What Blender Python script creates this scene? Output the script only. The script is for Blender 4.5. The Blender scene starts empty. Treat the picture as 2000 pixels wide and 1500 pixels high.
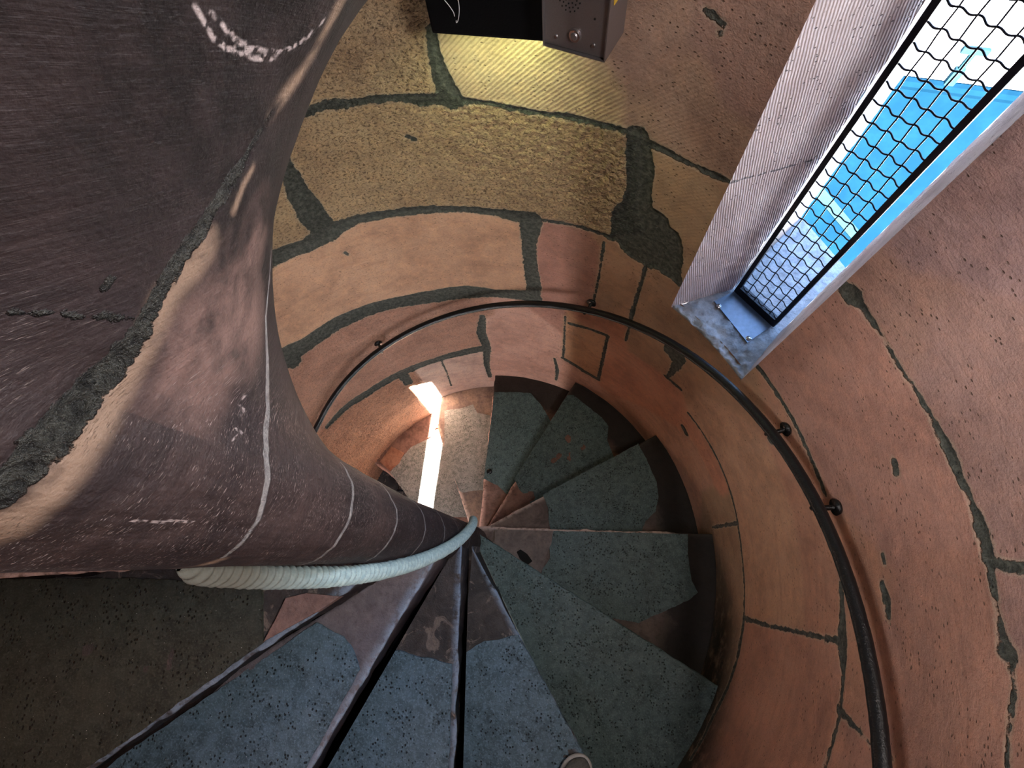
import bpy, bmesh, math, random
import numpy as np
from mathutils import Vector, Matrix
random.seed(7); rng = np.random.default_rng(7)
SC = bpy.context.scene; COL = SC.collection
PI = math.pi
DEBUG = False
D2R = PI/180

# ------------------------------------------------------------------ camera model (2000 x 1500)
F = 910.077; VX, VY = 1078.714, 1089.987
CAM = np.array([0.34729, -0.06150, 0.0])
PITCH = 0.20129/0.508534          # drop of the stair per radian
RISE = 0.20129; ALPHA = 0.508534
RN = 0.0702; RW = 1.018
n_ = np.array([(VX-1000)/F, (VY-750)/F, 1.0]); n_ /= np.linalg.norm(n_)
AX = np.array([1., 0, 0]); AX -= n_*AX.dot(n_); AX /= np.linalg.norm(AX)
AZ = -n_
AY = np.array([0, -1., 0]); AY -= n_*AY.dot(n_); AY -= AX*AY.dot(AX); AY /= np.linalg.norm(AY)

def ray(u, w):
    c = np.array([(u-1000)/F, (w-750)/F, 1.0])
    return np.array([AX@c, AY@c, AZ@c])
def onz(u, w, z):
    d = ray(u, w); return CAM + d*(z/d[2])
def oncyl(u, w, R=RW):
    d = ray(u, w); a = d[0]**2+d[1]**2; b = CAM[0]*d[0]+CAM[1]*d[1]; c = CAM[0]**2+CAM[1]**2-R*R
    t = (-b+math.sqrt(b*b-a*c))/a
    return CAM + d*t
def rot_cam():
    # camera axes in world: right, down, forward
    M = np.stack([AX, AY, AZ], 0)              # world = M @ cam(right,down,fwd)
    right, down, fwd = M[:, 0], M[:, 1], M[:, 2]
    return Matrix(((right[0], -down[0], -fwd[0]), (right[1], -down[1], -fwd[1]), (right[2], -down[2], -fwd[2])))

# ------------------------------------------------------------------ helpers
def tag(o, label=None, cat=None, group=None, kind=None):
    if label: o['label'] = label
    if cat: o['category'] = cat
    if group: o['group'] = group
    if kind: o['kind'] = kind
    return o
def empty(name, loc=(0, 0, 0)):
    o = bpy.data.objects.new(name, None); COL.objects.link(o); o.location = loc
    o.empty_display_size = .05
    return o
def link(name, me, mat=None, parent=None, smooth=True):
    o = bpy.data.objects.new(name, me); COL.objects.link(o)
    if mat is not None: me.materials.append(mat)
    if smooth: me.polygons.foreach_set('use_smooth', [True]*len(me.polygons))
    if parent is not None:
        o.parent = parent
        o.matrix_parent_inverse = Matrix.Translation(-parent.location)
    return o
def mesh_np(name, V, Q):
    me = bpy.data.meshes.new(name)
    V = np.asarray(V, np.float32); Q = np.asarray(Q, np.int32)
    k = Q.shape[1]
    me.vertices.add(len(V)); me.vertices.foreach_set('co', V.ravel())
    me.loops.add(Q.size); me.loops.foreach_set('vertex_index', Q.ravel())
    me.polygons.add(len(Q)); me.polygons.foreach_set('loop_start', np.arange(0, Q.size, k, dtype=np.int32))
    me.polygons.foreach_set('loop_total', np.full(len(Q), k, np.int32))
    me.update(calc_edges=True); me.validate()
    return me
def set_uv(me, uv):
    l = me.uv_layers.new(name='UVMap')
    idx = np.zeros(len(me.loops), np.int32); me.loops.foreach_get('vertex_index', idx)
    l.data.foreach_set('uv', np.asarray(uv, np.float32)[idx].ravel())
def set_f(me, nm, a):
    at = me.attributes.new(nm, 'FLOAT', 'POINT'); at.data.foreach_set('value', np.asarray(a, np.float32).ravel())
def set_c(me, nm, a):
    a = np.asarray(a, np.float32); a = np.concatenate([a, np.ones((len(a), 1), np.float32)], 1)
    at = me.attributes.new(nm, 'FLOAT_COLOR', 'POINT'); at.data.foreach_set('color', a.ravel())
def grid_quads(nu, nv, mask=None):
    i, j = np.meshgrid(np.arange(nu-1), np.arange(nv-1), indexing='ij')
    a = (i*nv+j); q = np.stack([a, a+nv, a+nv+1, a+1], -1)
    if mask is not None: q = q[mask]
    return q.reshape(-1, 4)
def s2l(c):
    c = np.asarray(c, float)/255
    return np.where(c <= .04045, c/12.92, ((c+.055)/1.055)**2.4)
def vnoise(u, v, seed=0):
    u = np.asarray(u, float); v = np.asarray(v, float)
    T = np.random.default_rng(seed).random((256, 256))
    iu = np.floor(u).astype(int); iv = np.floor(v).astype(int); fu = u-iu; fv = v-iv
    fu = fu*fu*fu*(fu*(fu*6-15)+10); fv = fv*fv*fv*(fv*(fv*6-15)+10)
    a = T[iu % 256, iv % 256]; b = T[(iu+1) % 256, iv % 256]; c = T[iu % 256, (iv+1) % 256]; d = T[(iu+1) % 256, (iv+1) % 256]
    return (a*(1-fu)+b*fu)*(1-fv)+(c*(1-fu)+d*fu)*fv*1.0 - .5
def fbm(u, v, s, seed=0, n=3, g=.5):
    o = 0; a = 1
    for k in range(n):
        o = o+a*vnoise(u*s+k*17.3, v*s+k*9.1, seed+k); s *= 2; a *= g
    return o
def tube(pts, r, seg=12, closed_ends=True, rfun=None):
    pts = np.asarray(pts, float); n = len(pts)
    T = np.gradient(pts, axis=0); T /= np.linalg.norm(T, axis=1)[:, None]
    N = np.zeros_like(pts); a = np.array([0, 0, 1.]) if abs(T[0][2]) < .9 else np.array([1., 0, 0])
    N[0] = np.cross(T[0], a); N[0] /= np.linalg.norm(N[0])
    for i in range(1, n):
        v = N[i-1]-T[i]*N[i-1].dot(T[i]); N[i] = v/np.linalg.norm(v)
    B = np.cross(T, N); ph = np.arange(seg)*2*PI/seg
    rr = np.full((n, seg), r) if rfun is None else rfun(np.arange(n)[:, None], ph[None, :])*r
    if np.ndim(rr) == 1: rr = rr[:, None]
    V = pts[:, None, :]+rr[..., None]*(np.cos(ph)[None, :, None]*N[:, None, :]+np.sin(ph)[None, :, None]*B[:, None, :])
    V = V.reshape(-1, 3)
    i, j = np.meshgrid(np.arange(n-1), np.arange(seg), indexing='ij')
    a = i*seg+j; b = i*seg+(j+1) % seg
    Q = np.stack([a, b, b+seg, a+seg], -1).reshape(-1, 4)
    return V, Q, n, seg
def tube_bm(bm, pts, r, seg=12, rfun=None):
    V, Q, n, seg = tube(pts, r, seg, rfun=rfun)
    vs = [bm.verts.new(v) for v in V]
    for q in Q: bm.faces.new([vs[k] for k in q])
    bm.faces.new([vs[k] for k in range(seg)][::-1]); bm.faces.new([vs[(n-1)*seg+k] for k in range(seg)])
def obb(bm, c, ax, half, bevel=0):
    """box with centre c, three axes, half sizes"""
    M = Matrix([[ax[j][i]*half[j] for j in range(3)]+[c[i]] for i in range(3)]+[[0, 0, 0, 1]])
    g = bmesh.ops.create_cube(bm, size=2, matrix=M)
    if bevel:
        es = list({e for v in g['verts'] for e in v.link_edges})
        bmesh.ops.bevel(bm, geom=es, offset=bevel, segments=2, affect='EDGES', profile=.7)
def bm_obj(name, bm, mat, parent=None, smooth=False):
    bmesh.ops.recalc_face_normals(bm, faces=bm.faces[:])
    me = bpy.data.meshes.new(name); bm.to_mesh(me); bm.free()
    return link(name, me, mat, parent, smooth)

# ------------------------------------------------------------------ node material helper
class NM:
    def __init__(s, name):
        s.m = bpy.data.materials.new(name); s.m.use_nodes = True; s.t = s.m.node_tree; s.n = s.t.nodes; s.n.clear()
        s.out = s.n.new('ShaderNodeOutputMaterial'); s.b = s.n.new('ShaderNodeBsdfPrincipled')
        s.t.links.new(s.b.outputs[0], s.out.inputs[0])
    def L(s, a, b): s.t.links.new(a, b)
    def set(s, sock, v):
        if hasattr(v, 'is_linked') or isinstance(v, bpy.types.NodeSocket): s.L(v, sock)
        else: sock.default_value = v
    def math(s, op, a, b=0., c=None, clamp=False):
        n = s.n.new('ShaderNodeMath'); n.operation = op; n.use_clamp = clamp; s.set(n.inputs[0], a); s.set(n.inputs[1], b)
        if c is not None: s.set(n.inputs[2], c)
        return n.outputs[0]
    def mr(s, v, a, b, c=0., d=1.):
        n = s.n.new('ShaderNodeMapRange'); n.interpolation_type = 'SMOOTHSTEP'
        for k, x in zip(range(5), (v, a, b, c, d)): s.set(n.inputs[k], x)
        return n.outputs[0]
    def mix(s, f, a, b, mode='MIX'):
        n = s.n.new('ShaderNodeMix'); n.data_type = 'RGBA'; n.blend_type = mode
        s.set(n.inputs[0], f); s.set(n.inputs[6], a if not isinstance(a, tuple) else (*a[:3], 1)); s.set(n.inputs[7], b if not isinstance(b, tuple) else (*b[:3], 1))
        return n.outputs[2]
    def attr(s, nm, out='Fac'):
        n = s.n.new('ShaderNodeAttribute'); n.attribute_name = nm; return n.outputs[out]
    def coord(s, which='UV', scale=(1, 1, 1), rot=(0, 0, 0)):
        n = s.n.new('ShaderNodeTexCoord'); m = s.n.new('ShaderNodeMapping'); s.L(n.outputs[which], m.inputs[0])
        m.inputs['Scale'].default_value = scale; m.inputs['Rotation'].default_value = rot; return m.outputs[0]
    def noise(s, vec, scale, detail=4, rough=.5, dist=0., out='Fac'):
        n = s.n.new('ShaderNodeTexNoise'); s.L(vec, n.inputs['Vector']); n.inputs['Scale'].default_value = scale
        n.inputs['Detail'].default_value = detail; n.inputs['Roughness'].default_value = rough; n.inputs['Distortion'].default_value = dist
        return n.outputs[out]
    def voro(s, vec, scale, feat='F1', out='Distance', rnd=1.):
        n = s.n.new('ShaderNodeTexVoronoi'); n.feature = feat; s.L(vec, n.inputs['Vector']); n.inputs['Scale'].default_value = scale
        n.inputs['Randomness'].default_value = rnd
        return n.outputs[out]
    def wave(s, vec, scale, dist=2., det=2.):
        n = s.n.new('ShaderNodeTexWave'); s.L(vec, n.inputs['Vector']); n.inputs['Scale'].default_value = scale
        n.inputs['Distortion'].default_value = dist; n.inputs['Detail'].default_value = det; return n.outputs['Fac']
    def bump(s, h, dist, strength=1., prev=None):
        n = s.n.new('ShaderNodeBump'); s.set(n.inputs['Height'], h); n.inputs['Distance'].default_value = dist; n.inputs['Strength'].default_value = strength
        if prev is not None: s.L(prev, n.inputs['Normal'])
        return n.outputs[0]
    def fin(s, col, rough=.8, nrm=None, metal=0., spec=.3):
        s.set(s.b.inputs['Base Color'], col if not isinstance(col, tuple) else (*col[:3], 1)); s.set(s.b.inputs['Roughness'], rough)
        s.b.inputs['Metallic'].default_value = metal; s.b.inputs['Specular IOR Level'].default_value = spec
        if nrm is not None: s.L(nrm, s.b.inputs['Normal'])
        return s.m

def mat_wall():
    s = NM('sandstone_wall'); uv = s.coord('UV')
    tint = s.attr('tint', 'Color'); rgh = s.attr('rgh'); tool = s.attr('tool'); sd = s.attr('mort')
    wob = s.noise(uv, 55, 4, .6); sdw = s.math('ADD', sd, s.math('MULTIPLY_ADD', s.math('SUBTRACT', wob, .5), .018, s.math('MULTIPLY', s.math('SUBTRACT', s.noise(uv, 16, 2), .5), .010)))
    mort = s.mr(sdw, .0012, -.0012)
    edge = s.math('MULTIPLY', s.mr(sdw, .007, .001), s.math('SUBTRACT', 1., mort))
    big = s.noise(uv, 5, 5, .6, .6); mid = s.noise(uv, 26, 5, .65)
    streak = s.noise(s.coord('UV', (5, 40, 1), (0, 0, .25)), 1., 4, .6)
    c = s.mix(s.mr(big, .3, .75), tint, s.mix(1., tint, (.62, .56, .55), 'MULTIPLY'))
    c = s.mix(s.math('MULTIPLY', s.mr(mid, .35, .8), .55), c, s.mix(1., tint, (1.35, 1.2, 1.05), 'MULTIPLY'))
    c = s.mix(s.math('MULTIPLY', s.mr(streak, .5, .75), .45), c, s.mix(1., tint, (.55, .5, .5), 'MULTIPLY'))
    pits = s.voro(s.coord('UV', (28, 55, 1), (0, 0, .15)), 2.2); pm = s.math('MULTIPLY', s.mr(pits, .2, .1), s.mr(s.noise(uv, 14, 3), .44, .56))
    c = s.mix(s.math('MULTIPLY', pm, .8), c, (.06, .035, .02))
    pcl = s.noise(s.coord('UV', (1, 1.5, 1)), 120, 4, .62, .5); cav_shade = s.math('MULTIPLY', s.mr(pcl, .52, .34), s.math('MULTIPLY_ADD', rgh, .7, .12))  # hollows painted darker, standing in for relief shade
    c = s.mix(cav_shade, c, (.07, .04, .022))
    ln = s.wave(s.coord('UV', (1, 1, 1), (0, 0, -.85)), 34, 1.2, 2); c = s.mix(s.math('MULTIPLY', s.math('MULTIPLY', s.mr(ln, .45, .1), tool), .45), c, (.12, .075, .04))
    grain = s.noise(uv, 420, 2, .7); c = s.mix(s.math('MULTIPLY', s.mr(grain, .35, .75), .22), c, (.55, .42, .33))
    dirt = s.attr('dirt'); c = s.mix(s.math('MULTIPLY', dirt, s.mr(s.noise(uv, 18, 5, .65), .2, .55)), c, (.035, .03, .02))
    mn = s.noise(uv, 70, 4, .7)
    mc = s.mix(s.mr(mn, .3, .75), (.030, .034, .030), (.115, .125, .10))
    c = s.mix(s.math('MULTIPLY', edge, .45), c, (.42, .36, .26)); c = s.mix(mort, c, mc)
    pec = pcl; comb = ln
    h = s.math('ADD', s.math('MULTIPLY', pec, s.math('MULTIPLY_ADD', rgh, 3.2, .10)), s.math('MULTIPLY', s.math('MULTIPLY', comb, tool), .28))
    h = s.math('SUBTRACT', h, s.math('MULTIPLY', pm, .5)); h = s.math('ADD', h, s.math('MULTIPLY', s.noise(uv, 380, 3, .6), .16))
    h = s.math('ADD', h, s.math('MULTIPLY', s.math('MULTIPLY', mort, mn), 1.2))
    return s.fin(c, .78, s.bump(h, .0045), spec=.35)

def mat_newel():
    s = NM('dark_newel_stone'); uv = s.coord('UV'); sd = s.attr('mort'); pale = s.attr('pale'); soff = s.attr('soff'); chalk = s.attr('chalk'); dj = s.attr('dj')
    wob = s.noise(s.coord('Object'), 90, 4, .6); sdw = s.math('ADD', sd, s.math('MULTIPLY', s.math('SUBTRACT', wob, .5), s.math('MULTIPLY_ADD', dj, .016, .0022)))
    mort = s.mr(sdw, .0008, -.0008)
    ob = s.coord('Object')
    big = s.noise(ob, 9, 5, .6, .5); st = s.noise(s.coord('UV', (9, 55, 1), (0, 0, 1.2)), 1.6, 5, .7)
    base = s.mix(s.mr(big, .3, .7), (.016, .010, .010), (.045, .028, .025))
    base = s.mix(s.mr(s.noise(ob, 5, 4), .45, .65), base, (.020, .014, .015))
    c = s.mix(s.math('MULTIPLY', s.mr(st, .35, .7), .6), base, (.008, .005, .005))
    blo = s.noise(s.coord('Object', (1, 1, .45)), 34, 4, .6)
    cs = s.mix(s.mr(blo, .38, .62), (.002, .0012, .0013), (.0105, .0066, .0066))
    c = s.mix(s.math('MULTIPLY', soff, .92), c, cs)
    c = s.mix(s.math('MULTIPLY', s.attr('pink'), s.mr(s.noise(ob, 14, 5, .65), .3, .6)), c, (.135, .082, .068))
    # scratches
    w1 = s.coord('UV', (60, 620, 1), (0, 0, 1.25)); w2 = s.coord('UV', (90, 700, 1), (0, 0, .45))
    s1 = s.mr(s.noise(w1, 1., 3, .6), .60, .66); s2 = s.mr(s.noise(w2, 1., 3, .6), .61, .67)
    sc = s.math('MULTIPLY', s.math('MAXIMUM', s1, s2), s.mr(soff, .35, .0))
    sc = s.math('MULTIPLY', sc, s.mr(s.noise(ob, 16, 3), .38, .55))
    c = s.mix(s.math('MULTIPLY', sc, .85), c, (.30, .24, .22))
    c = s.mix(s.math('MULTIPLY', s.mr(chalk, .2, .8), s.mr(s.noise(ob, 160, 3), .4, .55)), c, (.24, .20, .19))
    c = s.mix(s.math('MULTIPLY', pale, s.mr(s.noise(ob, 30, 4), .25, .55)), c, (.17, .115, .08))
    mn = s.noise(ob, 110, 4, .75)
    mc = s.mix(s.mr(mn, .3, .7), s.mix(dj, (.10, .09, .09), (.004, .004, .0035)), s.mix(dj, (.21, .20, .19), (.034, .034, .028)))
    c = s.mix(mort, c, mc)
    h = s.math('ADD', s.math('MULTIPLY', st, .35), s.math('MULTIPLY', s.noise(ob, 300, 3), .25))
    h = s.math('ADD', h, s.math('MULTIPLY', blo, s.math('MULTIPLY', soff, .4)))
    h = s.math('SUBTRACT', h, s.math('MULTIPLY', sc, .25)); h = s.math('ADD', h, s.math('MULTIPLY', s.math('MULTIPLY', mort, mn), s.math('MULTIPLY_ADD', dj, 2.2, .8)))
    return s.fin(c, .62, s.bump(h, .004), spec=.3)

def mat_slab(name='grey_green_slab', t=(.72, .95, 1.05)):
    s = NM(name); uv = s.coord('Object'); b = s.noise(uv, 9, 4, .6); g = s.noise(uv, 190, 3, .6); m = s.noise(uv, 45, 4, .6)
    c = s.mix(s.mr(b, .3, .7), (.045, .057, .049), (.080, .098, .086)); c = s.mix(s.math('MULTIPLY', s.mr(m, .38, .66), .65), c, (.13, .15, .135))
    v = s.voro(uv, 105); pit = s.math('MULTIPLY', s.mr(v, .33, .18), s.mr(s.noise(uv, 24, 3), .45, .58))
    c = s.mix(s.math('MULTIPLY', s.mr(g, .48, .68), .55), c, (.20, .22, .20)); c = s.mix(pit, c, (.018, .02, .018))
    c = s.mix(1., c, t, 'MULTIPLY'); sp = s.mr(s.voro(uv, 75), .055, .035); c = s.mix(sp, c, (.75, .78, .75))
    h = s.math('SUBTRACT', s.math('MULTIPLY', g, .4), s.math('MULTIPLY', pit, .8))
    return s.fin(c, .55, s.bump(h, .0035), spec=.4)

def mat_step(name, c1, c2, dark=.5, pale=None, lit_edge=None):
    s = NM(name); uv = s.coord('Object'); b = s.noise(uv, 11, 5, .65, .7); m = s.noise(uv, 60, 4, .7)
    c = s.mix(s.mr(b, .35, .65), c1, c2)
    if pale: c = s.mix(s.math('MULTIPLY', s.mr(s.noise(uv, 17, 6, .7, 1.2), .56, .62), .8), c, pale)
    c = s.mix(s.math('MULTIPLY', s.mr(m, .4, .75), .4), c, (.03, .024, .02))
    e = s.attr('edge'); c = s.mix(s.math('MULTIPLY', e, s.mr(s.noise(uv, 40, 4, .6), .3, .55)), c, lit_edge or tuple(min(1, x*2.4+.10) for x in c2))  # worn nosing edge, with blue window light painted in where set
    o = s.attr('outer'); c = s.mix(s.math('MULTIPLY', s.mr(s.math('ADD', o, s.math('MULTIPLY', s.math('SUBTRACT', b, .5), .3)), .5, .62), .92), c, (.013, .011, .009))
    h = s.math('ADD', m, s.math('MULTIPLY', s.noise(uv, 260, 3), .4))
    return s.fin(c, .65, s.bump(h, .003), spec=.3)

def mat_reveal():
    s = NM('pale_reveal_stone'); uv = s.coord('UV'); sd = s.attr('mort')
    b = s.noise(uv, 8, 4); c = s.mix(s.mr(b, .3, .7), (.50, .43, .43), (.66, .59, .58))
    v = s.voro(s.coord('UV', (70, 130, 1), (0, 0, .5)), 1.); pm = s.math('MULTIPLY', s.mr(v, .22, .12), s.mr(s.noise(uv, 20, 3), .42, .55))
    c = s.mix(s.math('MULTIPLY', pm, .8), c, (.05, .04, .05))
    wob = s.noise(uv, 70, 3); mort = s.mr(s.math('ADD', sd, s.math('MULTIPLY', s.math('SUBTRACT', wob, .5), .012)), .001, -.001)
    c = s.mix(s.math('MULTIPLY', mort, .85), c, (.10, .105, .12))
    comb = s.wave(s.coord('UV', (1, 1, 1), (0, 0, -.28)), 55, 1., 2)
    h = s.math('ADD', s.math('MULTIPLY', comb, .45), s.math('MULTIPLY', s.noise(uv, 260, 4, .6), .5)); h = s.math('SUBTRACT', h, s.math('MULTIPLY', pm, 1.2))
    h = s.math('SUBTRACT', h, mort)
    return s.fin(c, .8, s.bump(h, .003))

def mat_simple(name, col, rough=.5, metal=0., nscale=0, nd=.001, spec=.4, var=.25, coord='Object'):
    s = NM(name)
    if nscale:
        uv = s.coord(coord); n = s.noise(uv, nscale, 4, .6)
        c = s.mix(s.math('MULTIPLY', s.mr(n, .3, .7), var), col, tuple(x*.35 for x in col))
        return s.fin(c, rough, s.bump(n, nd), metal, spec)
    return s.fin(col, rough, None, metal, spec)

M_wall = mat_wall(); M_newel = mat_newel(); M_slab = mat_slab(); M_slabw = mat_slab('sun_bounce_slab', (2.3, 1.9, 1.9)); M_slabd = mat_slab('shaded_slab', (.42, .42, .36)); M_slabb = mat_slab('blue_lit_slab', (.95, 1.35, 1.95)); M_rev = mat_reveal()  # warm, dark and blue slabs carry sun bounce, shade and blue light in colour
M_stepA = mat_step('worn_step_stone', (.085, .062, .055), (.17, .125, .105))
M_stepB = mat_step('red_step_stone', (.12, .06, .045), (.24, .13, .095))
M_stepC = mat_step('dark_veined_step_stone', (.038, .036, .036), (.075, .065, .062), pale=(.20, .165, .14), lit_edge=(.20, .27, .36))
M_stepD = mat_step('lilac_step_stone', (.13, .12, .135), (.19, .175, .19), lit_edge=(.26, .34, .44))
M_stepE = mat_step('warm_step_stone', (.16, .11, .09), (.28, .19, .14))
M_iron = mat_simple('black_painted_iron', (.007, .008, .009), .25, 0, 260, .0012, .4, .3)
M_steel = mat_simple('brushed_steel_plate', (.30, .28, .28), .42, .85, 500, .0002, .5, .15)
M_screw = mat_simple('bright_screw', (.7, .7, .72), .25, 1.)
M_plate = mat_simple('grey_zinc_plate', (.16, .20, .26), .45, .6, 60, .0004, .5, .3)
M_black = mat_simple('black_enclosure', (.002, .002, .0025), .6, 0, 300, .0003, .06, .2)
M_frame = mat_simple('dark_window_steel', (.012, .013, .02), .45, .3, 120, .0004, .4, .2)
M_yellow = mat_simple('yellow_sticker', (.55, .36, .04), .5)
M_hole = mat_simple('speaker_hole_black', (.004, .004, .004), .9)
M_shoe = mat_simple('grey_shoe_upper', (.10, .105, .10), .8, 0, 240, .001, .2, .5)
M_sole = mat_simple('pale_shoe_rim', (.42, .42, .40), .6, 0, 120, .0005)
M_white = mat_simple('thin_white_wire', (.8, .8, .78), .5)

# ------------------------------------------------------------------ surfaces by ray
KR = np.array([.0702, .085, .1, .12, .15, .2, .28, .42, .65, 1.018])
KG = np.array([.787, .357, .259, .208, .155, .095, .038, .006, .001, 0.])
lk = np.log(KR)
_rr = np.linspace(lk[0], lk[-1], 400); _gg = np.interp(_rr, lk, KG)
_k = np.exp(-.5*(np.arange(-14, 15)/6.)**2); _k /= _k.sum()
_gp = np.concatenate([np.full(14, _gg[0])+(_gg[0]-_gg[1:15][::-1]), _gg, np.full(14, 0.)]); _gs = np.convolve(_gp, _k, 'valid')
def FG(r): return np.interp(np.log(np.maximum(r, RN)), _rr, _gs)
S0 = .19
def zsof(r, t): return S0-PITCH*t-FG(r)
def hit_newel(u, w):
    d = ray(u, w); t = np.linspace(.05, 5, 9000); W = CAM+d*t[:, None]
    r = np.hypot(W[:, 0], W[:, 1]); th = np.arctan2(W[:, 1], W[:, 0])
    a = np.where(r < RN, 1, 0) | np.where(W[:, 2] > zsof(r, th), 1, 0)
    ok = (a > 0) & (r < RW)
    i = ok.argmax()
    if not ok[i]:
        ph = np.where(r < RW, W[:, 2]-zsof(r, th), -9); i = ph.argmax()
    return W[i]

# ------------------------------------------------------------------ WALL
JW = [  # mortar joints traced as (x, y, width)
 [(560,230,14),(590,222,14),(640,207,22),(700,200,16),(760,192,14),(830,195,24),(890,196,18),(950,201,9),(1010,212,9),(1060,222,9),(1110,228,14),(1160,240,12),(1220,256,12),(1260,278,18),(1300,296,13),(1350,322,9),(1400,345,12),(1428,357,8)],
 [(842,60,22),(850,110,24),(862,150,34),(880,192,46)],
 [(545,300,26),(562,330,30),(585,380,44),(610,420,50),(640,455,44)], [(640,455,36),(600,480,26),(540,502,30),(500,520,30)],
 [(640,455,34),(690,432,18),(760,418,15),(830,411,16),(900,409,12),(950,414,13),(1000,421,20),(1038,430,30)], [(1038,428,6),(1110,438,5),(1188,461,6)],
 [(1035,430,44),(1033,480,26),(1036,520,24),(1043,560,26),(1040,582,28)],
 [(1245,270,46),(1250,320,54),(1248,370,48),(1245,410,58),(1246,440,84),(1262,465,104),(1290,492,64),(1305,520,38),(1326,552,12)], [(1190,466,8),(1240,452,52)],
 [(1180,472,4),(1170,540,4),(1160,588,4)], [(1262,518,9),(1250,560,6),(1238,600,8),(1228,640,6),(1222,665,4)],
 [(520,720,34),(548,702,36),(600,672,26),(660,632,26),(720,606,22),(790,589,22),(850,579,24),(910,571,24),(970,574,14),(1040,580,20)], [(555,700,46),(575,708,24)],
 [(942,618,12),(940,650,18),(951,680,15),(950,710,10),(957,736,7)],
 [(640,832,7),(680,792,11),(720,767,12),(790,727,12),(850,704,9),(900,690,11),(947,681,11)], [(783,728,18),(798,748,16)],
 [(860,700,3),(872,726,3),(882,754,3)], [(1104,618,3),(1100,700,3)], [(1083,700,3),(1089,722,5),(1086,742,4)], [(1100,700,4),(1140,725,5),(1168,741,4)],
 [(1187,655,5),(1178,700,5),(1168,741,5)], [(1112,632,4),(1187,656,4)], [(1318,695,30),(1322,712,16),(1303,738,6)], [(1300,735,4),(1330,760,3)],
 [(1476,711,8),(1500,745,6),(1543,812,5),(1583,897,6),(1612,967,4)],
 [(1648,560,26),(1662,575,36),(1682,598,16),(1720,652,5),(1748,702,7),(1790,765,6),(1817,812,9),(1844,862,18),(1876,935,14),(1900,990,14),(1915,1030,28),(1930,1090,22)],
 [(1932,1098,20),(1965,1105,18),(2040,1118,20)], [(1932,1095,16),(1945,1180,7),(1958,1255,20),(1966,1275,34),(1976,1310,8),(1980,1340,6),(1967,1447,6),(1966,1540,6)],
 [(1345,807,2.4),(1396,887,2.4),(1423,950,2.4),(1441,1022,3)], [(1390,1030,6),(1441,1022,8)], [(1441,1025,2.4),(1452,1110,2),(1452,1207,3)],
 [(1452,1207,8),(1500,1222,7),(1560,1235,7),(1620,1248,10),(1645,1252,24)], [(1640,1140,5),(1645,1200,9),(1643,1250,20),(1645,1330,5),(1638,1400,5),(1605,1520,6)],
 [(1638,1385,12),(1670,1420,4),(1702,1456,5),(1740,1480,5)], [(1452,1210,5),(1441,1280,5),(1420,1345,4),(1395,1395,5),(1350,1480,4)],
 [(1376,18,12),(1392,32,18),(1414,48,10)], [(1404,64,7),(1406,68,5)], [(797,268,8),(809,274,8)], [(1748,900,11),(1751,922,12)], [(1722,1140,8),(1730,1168,16),(1734,1205,10)],
 [(1335,836,6),(1339,845,6)], [(1500,848,9),(1503,860,9)], [(1723,1085,6),(1726,1100,6)],
 [(674,494,6),(679,497,5)], [(945,1400-1400+300,0.1),(946,301,.1)],
]
SEEDS = [((730,140),(180,146,112),.95,0),((1100,150),(186,154,122),.12,.9),((1350,200),(166,132,112),.12,.4),((1250,60),(160,126,110),.1,.2),((1450,120),(156,120,108),.1,.15),((900,330),(186,150,114),1.,0),((565,430),(174,140,106),.9,0),
 ((900,500),(188,140,112),.22,0),((1110,510),(160,108,94),.18,0),((1210,530),(168,124,98),.05,0),((1340,420),(168,134,104),.05,.2),((1290,560),(160,118,92),.05,0),
 ((800,635),(176,124,104),.55,0),((1000,680),(188,138,122),.15,0),((1140,680),(180,130,98),.06,0),((1220,700),(178,118,94),.05,0),((900,725),(190,152,138),.15,0),((700,860),(196,134,106),.95,0),
 ((1500,1120),(178,132,106),.12,0),((1550,1400),(172,120,100),.08,0),((1700,900),(166,118,104),.1,0),((1880,700),(152,114,106),.12,0),((1970,1250),(150,106,92),.1,0),((1900,420),(146,112,110),.12,0),((1750,620),(156,116,104),.12,0),((1650,1150),(168,118,96),.08,0),((1800,1300),(160,112,96),.1,0),((1300,900),(178,130,108),.1,0),((1420,1150),(150,116,92),.1,0)]
T0, T1, DT = -75*D2R, 165*D2R, .0046/RW
Z0, Z1, DZ = -3.5, -.1, .0046
WIN_T = (math.atan2(*oncyl(1450,740)[[1, 0]]), math.atan2(*oncyl(1308,605)[[1, 0]])); SILL = -1.345; HEAD = .75
tt = np.arange(T0, T1, DT); zz = np.arange(Z0, Z1, DZ)
iw = [int(round((a-T0)/DT)) for a in WIN_T]; tt[iw[0]] = WIN_T[0]; tt[iw[1]] = WIN_T[1]
isill = int(round((SILL-Z0)/DZ)); zz[isill] = SILL
TT, ZZ = np.meshgrid(tt, zz, indexing='ij'); UU = TT*RW
sdf = np.full(TT.shape, .03)
def carve(field, u0, w0, r0, u1, w1, r1):
    R = max(r0, r1)+.03
    a = np.searchsorted(tt*RW, min(u0, u1)-R); b = np.searchsorted(tt*RW, max(u0, u1)+R)
    c = np.searchsorted(zz, min(w0, w1)-R); d = np.searchsorted(zz, max(w0, w1)+R)
    if a >= b or c >= d: return
    X = UU[a:b, c:d]; Y = ZZ[a:b, c:d]; dx, dy = u1-u0, w1-w0; L = dx*dx+dy*dy+1e-12
    t = np.clip(((X-u0)*dx+(Y-w0)*dy)/L, 0, 1)
    dd = np.hypot(X-u0-t*dx, Y-w0-t*dy)-(r0+(r1-r0)*t)
    field[a:b, c:d] = np.minimum(field[a:b, c:d], dd)
lab_s = np.full(TT.shape, .03)
def wallpt(x, y):
    P = oncyl(x, y); return math.atan2(P[1], P[0])*RW, P[2], np.linalg.norm(P-CAM)
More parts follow.
